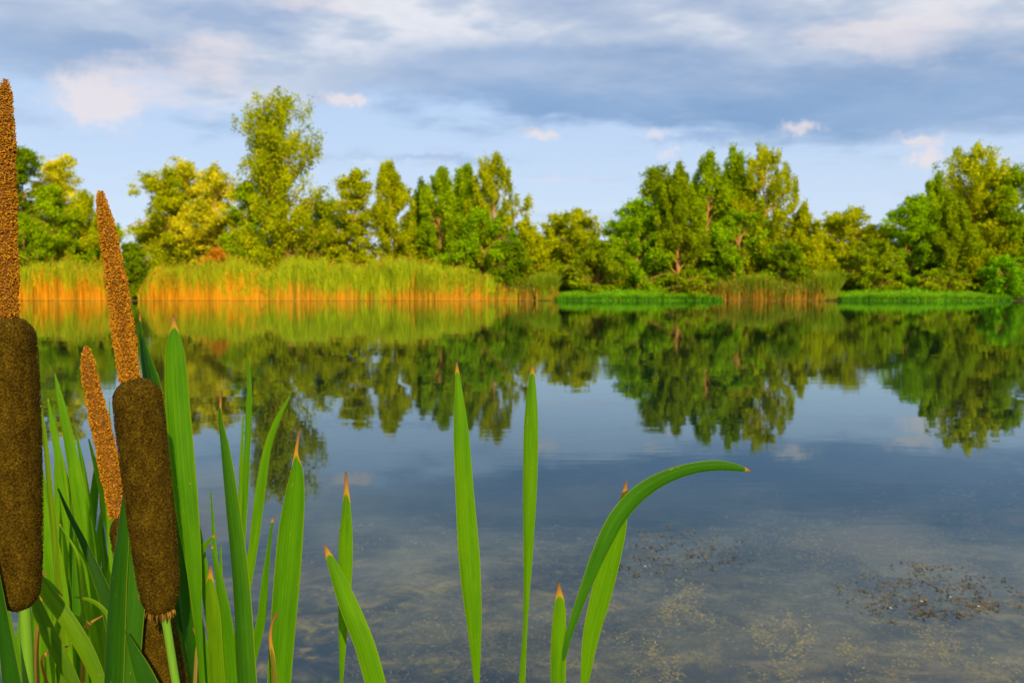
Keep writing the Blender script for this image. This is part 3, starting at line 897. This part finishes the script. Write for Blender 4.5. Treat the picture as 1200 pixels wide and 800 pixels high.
g1 = (0.075, 0.255, 0.001); g2 = (0.105, 0.30, 0.001); g3 = (0.022, 0.115, 0.002); g4 = (0.115, 0.27, 0.001); gy = (0.33, 0.36, 0.02)
LEAVES = [
 # label, pts, depth, colour, dry(m), yaw
 ("broad tall green leaf with a blunt browned tip just right of the middle cattail",
  [(238, 812, 6), (232, 730, 9), (227, 665, 17), (219, 600, 25), (213, 540, 27), (208, 480, 26), (205, 430, 23), (204, 402, 17), (204, 388, 9), (203, 368, 2)], .54, g1, .011, 15),
 ("narrow dark leaf tip beside the neck of the middle cattail", [(196, 640, 14), (180, 520, 15), (171, 455, 13), (166, 415, 8), (164, 390, 5), (164, 366, 2)], .60, g3, .007, -20),
 ("dark green leaf behind the top of the middle cattail head", [(214, 700, 20), (199, 600, 20), (186, 500, 20), (178, 450, 18), (171, 415, 10), (168, 393, 2)], .58, g3, 0, -30),
 ("thin pale leaf running down between the middle cattail and the broad tall leaf", [(246, 812, 16), (228, 720, 15), (211, 620, 11), (198, 540, 9), (189, 478, 5), (184, 437, 2)], .60, g1, 0, 10),
 ("dark leaf with a thread-like dry tip between the two broad leaves", [(288, 812, 27), (281, 720, 26), (275, 640, 23), (268, 570, 18), (262, 520, 12), (258, 488, 5), (260, 459, 1.5)], .53, (0.05, 0.19, 0.006), .012, -25),
 ("very thin upright leaf, the taller of the slim pair left of the big dry-tipped leaf", [(281, 812, 8), (284, 640, 6), (288, 560, 7), (291, 490, 7), (292, 450, 5), (291, 420, 1.5)], .72, g1, 0, 0),
 ("very thin short leaf close to the left of the slim upright leaf", [(280, 812, 7), (281, 640, 5), (283, 540, 5), (285, 488, 1.5)], .74, g2, 0, 0),
 ("slim leaf leaning right in front of the poplar reflection", [(268, 812, 12), (284, 720, 9), (297, 640, 10), (306, 570, 11), (315, 520, 8), (326, 490, 6), (340, 463, 1.5)], .64, g2, 0, 20),
 ("broad upright leaf with a long twisted dry tip left of the open water",
  [(326, 812, 27), (331, 740, 29), (336, 680, 30), (341, 620, 28), (346, 575, 21), (348, 550, 13), (347, 535, 6), (351, 503, 2)], .52, g1, .021, 12),
 ("withered brown curled leaf in front of the broad dry-tipped leaf", [(322, 812, 9), (320, 775, 6), (317, 745, 4), (319, 730, 3), (326, 716, 4)], .50, (0.2, 0.2, 0.02), .030, 0),
 ("thin leaf leaning right to the left of the broad dry-tipped leaf", [(289, 812, 8), (297, 765, 11), (306, 728, 10), (310, 686, 8), (314, 650, 5), (320, 605, 2)], .62, g1, .005, 20),
 ("short leaf with an orange triangular tip low between the broad leaves", [(254, 812, 20), (252, 760, 18), (249, 710, 15), (246, 682, 9), (247, 662, 2)], .55, g4, .011, 0),
 ("leaf with a yellow tip just behind the short orange-tipped leaf", [(272, 812, 22), (266, 740, 15), (257, 680, 9), (248, 638, 2)], .60, g1, .003, 10),
 ("straight thin leaf standing behind the short orange-tipped leaf", [(262, 812, 9), (259, 720, 7), (258, 640, 2)], .64, g2, 0, 0),
 ("hair-thin leaf tip over the dark water right of the broad tall leaf", [(262, 812, 7), (255, 690, 5), (250, 620, 4), (247, 574, 1.5)], .80, g1, 0, 0),
 ("short leaf with an orange tip pointing up and right beside the broad tall leaf", [(236, 812, 10), (228, 720, 9), (228, 660, 8), (238, 642, 7), (253, 625, 1.5)], .60, g1, .004, 0),
 ("leaf behind the broad tall leaf, slanting left over the water", [(262, 812, 12), (246, 720, 12), (236, 650, 9), (228, 590, 2)], .62, g1, 0, 15),
 ("wide green leaf right beside the lower half of the middle cattail", [(222, 812, 26), (214, 740, 20), (207, 680, 13), (203, 620, 7), (200, 570, 2)], .60, (0.085, 0.26, 0.006), 0, 10),
 ("narrow leaf with an orange tip standing right of the broad dry-tipped leaf", [(400, 812, 3), (401, 740, 11), (403, 680, 17), (404, 630, 17), (405, 598, 11), (405, 552, 2)], .56, g2, .020, -10),
 ("wide leaf slanting left across the foot of the narrow orange-tipped leaf", [(443, 812, 24), (427, 755, 23), (408, 708, 21), (394, 672, 14), (387, 655, 9), (380, 638, 2)], .53, g2, .009, 15),
 ("tall lone leaf, the left one of the two upright leaves over the open water", [(559, 812, 5), (557, 750, 15), (551, 665, 25), (545, 580, 22), (540, 500, 17), (537, 452, 8), (535, 424, 2)], .54, g2, .008, 8),
 ("tall lone leaf, the right one of the two upright leaves over the open water", [(611, 812, 8), (616, 720, 6), (619, 640, 12), (621, 560, 17), (622, 490, 16), (623, 455, 10), (624, 427, 2)], .54, g2, .007, -8),
 ("short upright leaf with a brown tip below the arched leaf", [(654, 812, 18), (655, 745, 18), (656, 710, 13), (655, 683, 2)], .52, g2, .011, 0),
 ("long arched leaf bending over to the right above the water", [(652, 812, 4), (668, 745, 9), (687, 690, 14), (706, 645, 20), (727, 606, 23), (752, 578, 22), (782, 559, 18), (812, 549, 15), (845, 546, 13), (867, 549, 8), (880, 552, 2)], .52, (0.045, 0.19, 0.006), .0045, 20),
 ("wide leaf with a brown notched tip behind the arched leaf", [(684, 812, 8), (694, 745, 21), (707, 695, 26), (718, 650, 25), (727, 612, 18), (731, 585, 9), (734, 563, 2)], .56, g2, .012, 10),
 # left clump, told apart
 ("yellow-green leaf slanting down to the right from behind the left cattail head", [(122, 812, 13), (99, 762, 18), (75, 723, 18), (52, 692, 16), (38, 668, 10), (28, 645, 3)], .54, g4, 0, 12),
 ("olive green leaf slanting right beside the left cattail stem", [(90, 812, 13), (71, 772, 16), (54, 738, 16), (42, 708, 12), (33, 680, 4)], .55, (0.08, 0.20, 0.002), 0, 15),
 ("dark green wide leaf in the bottom left corner", [(14, 812, 26), (6, 760, 19), (0, 715, 12), (-8, 650, 4)], .45, g3, 0, 0),
 ("green leaf between the bottom left corner leaf and the left cattail stem", [(27, 812, 14), (21, 775, 10), (14, 740, 6), (8, 700, 2)], .50, g1, 0, 0),
 ("small bent leaf tip just right of the left cattail head", [(22, 812, 8), (26, 720, 8), (36, 682, 9), (50, 681, 9), (62, 690, 7), (73, 698, 1.5)], .56, g2, .003, 0),
 ("thin pale leaf arching left in the gap between the cattails", [(127, 812, 8), (128, 750, 7), (124, 718, 6), (108, 704, 5), (88, 699, 1.5)], .60, g4, 0, 0),
 ("small leaf with an orange tip pointing right in the gap between the cattails", [(60, 812, 8), (64, 745, 8), (74, 723, 8), (90, 725, 7), (107, 732, 2)], .60, g2, .005, 0),
 ("dark narrow leaf slanting from upper left down to the front leaf pair", [(150, 812, 12), (136, 750, 14), (121, 692, 12), (108, 660, 9), (95, 630, 6), (80, 600, 4), (68, 572, 1.5)], .62, (0.02, 0.09, 0.006), 0, 30),
 ("dark broad leaf, the left one of the front pair crossing the hidden cattail", [(130, 812, 29), (132, 740, 28), (136, 680, 24), (142, 620, 17), (145, 580, 10), (147, 540, 2)], .487, g3, 0, -20),
 ("dark broad leaf, the right one of the front pair partly behind the middle cattail", [(149, 812, 22), (153, 740, 25), (157, 690, 24), (156, 640, 16), (153, 580, 4)], .490, (0.04, 0.165, 0.008), 0, 25),
 ("dark leaf in the bottom row leaning left below the hidden cattail", [(176, 812, 24), (164, 782, 18), (155, 760, 10), (147, 738, 2)], .47, g3, 0, 15),
 ("tall leaf with the highest tip in the clump between the two left cattails", [(112, 812, 22), (104, 700, 21), (97, 620, 18), (88, 560, 16), (79, 510, 12), (71, 470, 8), (64, 437, 1.5)], .80, g2, 0, 5),
 ("yellowed leaf tip next to the left cattail head", [(78, 812, 9), (68, 690, 9), (59, 590, 8), (53, 520, 6), (48, 485, 5), (41, 453, 1.5)], .74, (0.12, 0.24, 0.002), .018, 0),
]
LEAVES += [
 ("withered orange-brown leaf low in the clump right of the left cattail stem", [(60, 812, 4), (52, 790, 4), (50, 770, 4), (58, 763, 4), (70, 760, 3), (84, 755, 1.5)], .57, (0.30, 0.13, 0.015), .03, 0),
 ("withered brown leaf standing in the clump below the left cattail head", [(44, 812, 6), (43, 760, 6), (46, 720, 5), (50, 690, 4), (52, 668, 1.5)], .62, (0.28, 0.17, 0.03), .03, 0),
 ("small rusty dead leaf bent over in the clump between the cattails", [(96, 812, 5), (98, 760, 5), (100, 735, 4), (108, 728, 3), (124, 719, 1.5)], .63, (0.32, 0.16, 0.02), .02, 0),
 ("pale straw coloured dead leaf low between the broad upright leaves", [(228, 812, 5), (230, 770, 4), (231, 748, 3), (226, 735, 1.5)], .57, (0.36, 0.27, 0.08), .02, 0),
]
for (lb, pts, Yd, c_, dr_, yw_) in LEAVES:
    leaf_blade(lb, pts, Yd, c_, dr_, yw_, "cattail leaves at the near bank")

CL = "slender green leaf in the dense clump between the two left cattails"
clump = [
 ([(94, 812, 18), (84, 680, 16), (77, 600, 14), (70, 545, 12), (62, 505, 8), (56, 466, 1.5)], .85),
 ([(76, 812, 20), (71, 690, 19), (69, 620, 15), (67, 560, 11), (66, 510, 6), (63, 480, 1.5)], .90),
 ([(122, 812, 16), (113, 700, 15), (105, 610, 11), (96, 545, 7), (88, 498, 1.5)], .92),
 ([(139, 812, 9), (136, 720, 8), (130, 640, 7), (121, 585, 6), (112, 545, 5), (104, 514, 1.5)], .72),
 ([(86, 812, 16), (95, 720, 15), (105, 630, 12), (112, 565, 9), (118, 508, 1.5)], .95),
 ([(96, 812, 12), (108, 680, 9), (118, 610, 8), (131, 548, 1.5)], .95),
 ([(88, 812, 22), (74, 730, 22), (63, 665, 22), (54, 600, 14), (48, 560, 8), (43, 515, 1.5)], .80),
 ([(110, 812, 16), (100, 700, 13), (90, 620, 9), (80, 570, 6), (74, 540, 1.5)], .85),
 ([(140, 812, 14), (134, 700, 9), (131, 600, 6), (128, 466, 1.5)], .98),
 ([(124, 812, 15), (124, 740, 14), (128, 680, 10), (131, 640, 6), (132, 612, 1.5)], .80),
 ([(72, 812, 14), (58, 740, 12), (50, 680, 9), (46, 630, 1.5)], .90),
 ([(98, 812, 14), (92, 740, 12), (88, 690, 8), (86, 628, 1.5)], .78),
 ([(120, 812, 14), (112, 760, 12), (100, 700, 9), (90, 650, 5), (68, 612, 1.5)], .75),
 ([(64, 812, 12), (58, 760, 10), (54, 700, 7), (52, 640, 1.5)], .95),
]
rl = random.Random(3)
for k in range(56):
    bx = rl.uniform(36, 150); tx = bx + rl.uniform(-30, 26) * 0.8; ty = rl.uniform(560, 715); w = rl.uniform(5, 11)
    tx = min(max(tx, 42), 134)
    clump.append(([(bx, 812, w), (bx * .62 + tx * .38 + rl.uniform(-3, 3), 812 * .6 + ty * .4, w), (bx * .3 + tx * .7, 812 * .25 + ty * .75, w * .65), (tx, ty, 1.5)], rl.uniform(.8, 1.15)))
for i, (pts, Yd) in enumerate(clump):
    pts = [(a, b, w * 0.85) for a, b, w in pts]
    c_ = rl.choice([g1, g2, g2, (0.055, 0.20, 0.002), (0.11, 0.31, 0.001), (0.14, 0.32, 0.001)])
    leaf_blade(CL, pts, Yd, c_, 0.004 if i % 4 == 0 else 0, rl.uniform(-35, 35), "slender leaves of the clump between the left cattails")


# ------------------------------------------------------------------ cattails
def ico_verts():
    t = (1 + 5 ** .5) / 2
    v = np.array([(-1, t, 0), (1, t, 0), (-1, -t, 0), (1, -t, 0), (0, -1, t), (0, 1, t), (0, -1, -t), (0, 1, -t), (t, 0, -1), (t, 0, 1), (-t, 0, -1), (-t, 0, 1)], float)
    v /= np.linalg.norm(v[0])
    f = np.array([(0, 11, 5), (0, 5, 1), (0, 1, 7), (0, 7, 10), (0, 10, 11), (1, 5, 9), (5, 11, 4), (11, 10, 2), (10, 7, 6), (7, 1, 8), (3, 9, 4), (3, 4, 2), (3, 2, 6), (3, 6, 8), (3, 8, 9), (4, 9, 5), (2, 4, 11), (6, 2, 10), (8, 6, 7), (9, 8, 1)])
    return v, f


ICO_V, ICO_F = ico_verts()


def grains(path, rad, n, size, rng, elong=1.0, out=0.0):
    """grains sitting on the skin of a tube, each its own little body"""
    path = np.asarray(path, float)
    seg = np.linalg.norm(np.diff(path, axis=0), axis=1); cum = np.concatenate([[0], np.cumsum(seg)])
    # density follows circumference
    fine = np.linspace(0, cum[-1], 400); rf = np.interp(fine, cum, rad); cdf = np.cumsum(rf + 1e-5); cdf /= cdf[-1]
    s = np.interp(rng.uniform(0, 1, n), cdf, fine)
    c = np.stack([np.interp(s, cum, path[:, k]) for k in range(3)], -1)
    r = np.interp(s, cum, rad)
    tan = np.gradient(path, axis=0); tn = np.stack([np.interp(s, cum, tan[:, k]) for k in range(3)], -1); tn /= np.linalg.norm(tn, axis=1)[:, None]
    ref = np.array([0, 1.0, 0]); u = np.cross(tn, ref); u /= np.linalg.norm(u, axis=1)[:, None]; w = np.cross(tn, u)
    th = rng.uniform(0, 2 * np.pi, n)
    nr = np.cos(th)[:, None] * u + np.sin(th)[:, None] * w
    pos = c + nr * (r + out * rng.uniform(0, 1, n))[:, None]
    # local frame: nr (outwards), random tangential
    ta = rng.normal(size=(n, 3)); ta -= (ta * nr).sum(1)[:, None] * nr; ta /= np.linalg.norm(ta, axis=1)[:, None]
    tb = np.cross(nr, ta)
    sz = size * rng.uniform(0.55, 1.3, n)
    sc = np.stack([sz * rng.uniform(0.6, 1.5, n) * elong, sz * rng.uniform(0.8, 1.5, n), sz * rng.uniform(0.5, 0.9, n)], -1)
    L = ICO_V[None] * sc[:, None]
    V = pos[:, None] + L[..., 0:1] * nr[:, None] + L[..., 1:2] * ta[:, None] + L[..., 2:3] * tb[:, None]
    V = V + rng.normal(size=V.shape) * size * 0.12
    Fc = (ICO_F[None] + (np.arange(n) * 12)[:, None, None]).reshape(-1, 3)
    return V.reshape(-1, 3), Fc


def cattail(label, male, female, stem, Yd, seed, nmale=2600, nfem=5200, tuft=True):
    """male/female/stem: lists of (px,py,radius px), top to bottom"""
    rng = np.random.default_rng(seed)
    k = Yd / F

    def lay(lst, n):
        P = [(*at(a, b, Yd), c * k) for a, b, c in lst]
        C, s = catmull(P, n)
        return C[:, :3], np.maximum(C[:, 3], 0.0002)
    # stem carries on down into the bed
    st_p, st_r = lay(stem, 12)
    zb = float(ground_z(st_p[-1][0], Yd)) - 0.04
    d = st_p[-1] - st_p[0]; drop = st_p[-1][2] - zb
    lat = np.clip(d[0] / -d[2], -.2, .2) * 0.5
    ext = np.linspace(0.1, 1, 8)[:, None] * np.array([lat * drop, 0.0, -drop])
    sp = np.vstack([st_p, st_p[-1] + ext]); sr = np.concatenate([st_r, np.linspace(st_r[-1], 0.006, 8)])
    org = sp[-1].copy()
    root = empty("cattail", org); tag(root, label, "cattail", "cattails at the near bank")
    v, f = tube(sp - org, sr, 20); mesh_np("stem", v, f, M_STEM, root, True)
    # brown head
    fp, fr = lay(female, 60)
    L = np.linalg.norm(fp[-1] - fp[0]); q = np.linspace(0, 1, 60)
    rmax = fr.max()
    capd = np.minimum(q, 1 - q) * L / (rmax * 0.95)
    fr = fr * np.sqrt(np.clip(1 - (1 - np.clip(capd, 0, 1)) ** 2, 0.02, 1))
    v, f = tube(fp - org, fr, 96)
    vv = v.reshape(60, 96, 3); cen = (fp - org)[:, None]
    qa = np.linspace(0, 1, 60)[:, None]; ta_ = np.linspace(0, 2 * np.pi, 96, endpoint=False)[None]
    lump = (0.962 + 0.008 * rng.normal(size=(60, 96)) + 0.016 * np.sin(qa * 17 + seed) * np.cos(ta_ + qa * 5) + 0.012 * np.sin(qa * 41 + ta_ * 2))[..., None]
    vv = cen + (vv - cen) * lump
    head = mesh_np("seed_head", vv.reshape(-1, 3), f, M_FELT, root, True)
    gv_, gf_ = grains(fp - org, fr * 0.995, int(nfem * 1.3), 0.00031, rng, 0.9)
    fz = mesh_np("felt_nap", gv_, gf_, M_FELT, head)
    # spent male spike
    mp, mr = lay(male, 60)
    zq = np.linspace(0, 1, 60)
    mr = mr * (1 + 0.05 * np.sin(zq * 23 + seed) + 0.04 * np.sin(zq * 57 + 2 * seed))
    v, f = tube(mp - org, mr * 0.82, 24)
    sp_ = mesh_np("spent_flower_spike", v, f, M_CORE, root, True)
    gv_, gf_ = grains(mp - org, mr * 0.90, int(nmale * 2.3), 0.00046, rng, 1.3, out=float(mr.max()) * 0.12)
    mesh_np("husks", gv_, gf_, M_POLLEN, sp_)
    if tuft:   # frayed collar at the foot of the head
        a = fp[-1] - org; nn = 60; th = rng.normal(-0.3, 1.2, nn); dn = (fp[-1] - fp[-6]); dn /= np.linalg.norm(dn)
        parts = []
        for t in th:
            o_ = np.array([np.cos(t), np.sin(t), 0]) * rmax * rng.uniform(0.2, 0.55)
            p0 = a + o_ - dn * 0.004; p1 = a + o_ * rng.uniform(0.9, 1.35) + dn * rng.uniform(-0.001, 0.0022)
            parts.append(tube(np.array([p0, (p0 + p1) / 2 + o_ * 0.1, p1]), np.array([0.0004, 0.0005, 0.0001]), 5))
        v, f = join(parts); mesh_np("frayed_collar", v, f, M_FRAY, root)
    return root


cattail("thick brown cattail cut by the left edge of the picture, the tallest",
        [(7, 93, 1.5), (6, 103, 5), (5, 125, 8.5), (5, 180, 11), (5, 250, 12.5), (6, 320, 13.5), (8, 376, 12.5)],
        [(8, 369, 29), (12, 440, 30), (16, 540, 29.5), (20, 640, 27), (23, 716, 22)],
        [(28, 705, 6.5), (31, 750, 6.5), (34, 812, 6.5)], .47, 21, 3400, 8200, False)
cattail("brown cattail in the middle of the three, upright with a slightly leaning orange spike",
        [(118, 224, 1.5), (119, 234, 4.5), (123, 255, 7), (131, 300, 10), (139, 350, 11.5), (146, 400, 12), (152, 447, 11)],
        [(159, 442, 27), (165, 500, 27.5), (172, 560, 27), (180, 630, 25.5), (186, 685, 23), (189, 722, 18)],
        [(192, 712, 5), (198, 750, 4.8), (208, 812, 4.8)], .455, 22, 3000, 7600, True)
cattail("smaller cattail partly hidden behind the front leaf pair and the middle cattail",
        [(101, 406, 1.5), (102, 416, 5), (106, 445, 8), (115, 485, 10), (125, 530, 11), (133, 570, 11), (138, 606, 8)],
        [(145, 600, 19), (160, 660, 23), (176, 720, 25), (190, 780, 25), (205, 840, 22)],
        [(205, 835, 5), (212, 870, 5)], .525, 23, 2400, 4200, False)


# ------------------------------------------------------------------ weed in and on the water
def weed_patch(name, label, poly, n, z, mat, seed, size=0.03, zspread=0.01, aspect=0.35, flat=True, cat="pond weed", sprigs=7):
    rng = np.random.default_rng(seed)
    (x0, y0, x1, y1) = poly
    nc = max(1, n // sprigs)
    px = rng.uniform(x0, x1, nc); py = rng.uniform(y0, y1, nc)
    cx = (x0 + x1) / 2; cy = (y0 + y1) / 2
    keep = ((px - cx) / ((x1 - x0) / 2)) ** 2 + ((py - cy) / ((y1 - y0) / 2)) ** 2 < rng.uniform(0.15, 1.1, nc)
    px, py = px[keep], py[keep]
    C = np.array([on_water(a, b, z) for a, b in zip(px, py)])
    nC = len(C)
    # each sprig is a short trailing strand of leaflets
    an = rng.uniform(0, 2 * np.pi, nC); ln = rng.uniform(0.02, 0.075, nC)
    tt = np.linspace(-0.5, 0.5, sprigs)
    C = (C[:, None] + np.stack([np.cos(an), 0.8 * np.sin(an), 0 * an], -1)[:, None] * (ln[:, None] * tt[None])[..., None]).reshape(-1, 3)
    C += rng.normal(size=C.shape) * np.array([size * 0.45, size * 0.45, zspread])
    v, f = leaf_quads(np.zeros((len(C), 3)), size, rng, aspect=aspect)
    v = v.reshape(-1, 4, 3)
    v[..., 2] *= 0.35 if flat else 1
    v = (v + C[:, None]).reshape(-1, 3)
    return tag(mesh_np(name, v, f, mat), label, cat, kind="stuff")


weed_patch("floating_weed", "dark brown weed tips breaking the surface right of the arched leaf", (690, 612, 890, 678), 1700, 0.001, M_WEEDD, 41, 0.013, 0.004, 0.3, True, sprigs=14)
weed_patch("floating_weed", "dark brown weed tips with white specks breaking the surface on the right", (975, 655, 1200, 734), 3300, 0.001, M_WEEDD, 42, 0.013, 0.004, 0.3, True, sprigs=15)


def submerged(label, spots, seed, mat, size=0.02, depth=(0.02, 0.09), reach=(0.05, 0.14)):
    rng = np.random.default_rng(seed)
    Cs = []
    for (px, py, rx, ry, n) in spots:
        c = on_water(px, py, -depth[1])
        ax = on_water(px + rx, py, -depth[1]); ay = on_water(px, py - ry, -depth[1])
        rad = np.array([abs(ax.x - c.x), abs(ay.y - c.y)])
        # feathery shoots: short chains of leaflets
        ns = max(2, n // 14)
        st = rng.normal(size=(ns, 2)) * rad * 0.55 + np.array([c.x, c.y])
        ang = rng.uniform(0, 2 * np.pi, ns)
        for k in range(ns * (2 if mat is M_WEED else 3)):
            k = k % ns
            ang[k] += rng.uniform(0, 6.3)
            t = np.linspace(0, 1, 14)[:, None]
            L = rng.uniform(*reach)
            p = st[k] + np.concatenate([np.cos(ang[k] + t * 1.2), np.sin(ang[k] + t * 1.2)], 1) * t * L
            zz = -rng.uniform(*depth) - 0.02 * t
            Cs.append(np.concatenate([p, zz], 1) + rng.normal(size=(14, 3)) * 0.005)
    C = np.concatenate(Cs)
    C[:, 2] = np.minimum(C[:, 2], -0.012)
    v, f = leaf_quads(np.zeros((len(C), 3)), size, rng, aspect=0.4)
    v = v.reshape(-1, 4, 3); v[..., 2] *= 0.25
    v = (v + C[:, None]).reshape(-1, 3)
    return tag(mesh_np("submerged_weed", v, f, mat), label, "pond weed", kind="stuff")


rs = np.random.default_rng(9)
yel = [(800, 712, 26, 7, 260), (782, 724, 16, 5, 150), (822, 729, 10, 4, 60), (915, 735, 26, 6, 200), (895, 745, 20, 5, 140), (935, 748, 8, 4, 50), (1085, 745, 24, 6, 180), (1105, 770, 40, 9, 260),
       (1000, 765, 22, 6, 140), (812, 690, 24, 5, 120), (920, 770, 30, 6, 120), (1180, 780, 18, 5, 90), (760, 760, 22, 5, 90), (1040, 790, 40, 6, 160), (905, 790, 40, 6, 160), (780, 792, 30, 6, 130),
       (1080, 768, 8, 3, 50), (1122, 748, 6, 3, 40)]
submerged("ochre yellow tufts of weed just under the water in the lower right", yel, 51, M_WEED, 0.010, (0.014, 0.045), (0.012, 0.04))
brn = [(rs.uniform(360, 1210), rs.uniform(655, 830), rs.uniform(30, 80), rs.uniform(8, 18), int(rs.uniform(60, 190))) for _ in range(60)] + \
      [(rs.uniform(860, 1210), rs.uniform(600, 690), rs.uniform(30, 60), rs.uniform(6, 12), 90) for _ in range(22)]
submerged("brown murky mat of weed covering the shallow pond bed", brn, 52, mat_simple("brown_weed", [(0.2, (0.02, 0.016, 0.005)), (0.5, (0.085, 0.066, 0.018)), (0.8, (0.22, 0.16, 0.035))], 6, island=0.5), 0.015, (0.06, 0.22))

# tiny white flowers on the right hand weed patch
for (px, py) in ((1044, 713), (1080, 705), (1114, 700), (1147, 711), (756, 664)):
    c = on_water(px, py, 0.004)
    th = np.linspace(0, 2 * np.pi, 5, endpoint=False)
    V = [(0, 0, 0.003)]; Fc = []
    for t in th:
        a = len(V)
        V += [(math.cos(t - .45) * .0022, math.sin(t - .45) * .0022, .002), (math.cos(t) * .005, math.sin(t) * .005, .003), (math.cos(t + .45) * .0022, math.sin(t + .45) * .0022, .002)]
        Fc.append((0, a, a + 1, a + 2))
    o = mesh_np("water_flower", V, np.array(Fc), M_WHITE); o.location = c
    tag(o, "tiny white flower speck floating among the dark weed tips", "flower", "white specks among the floating weed")
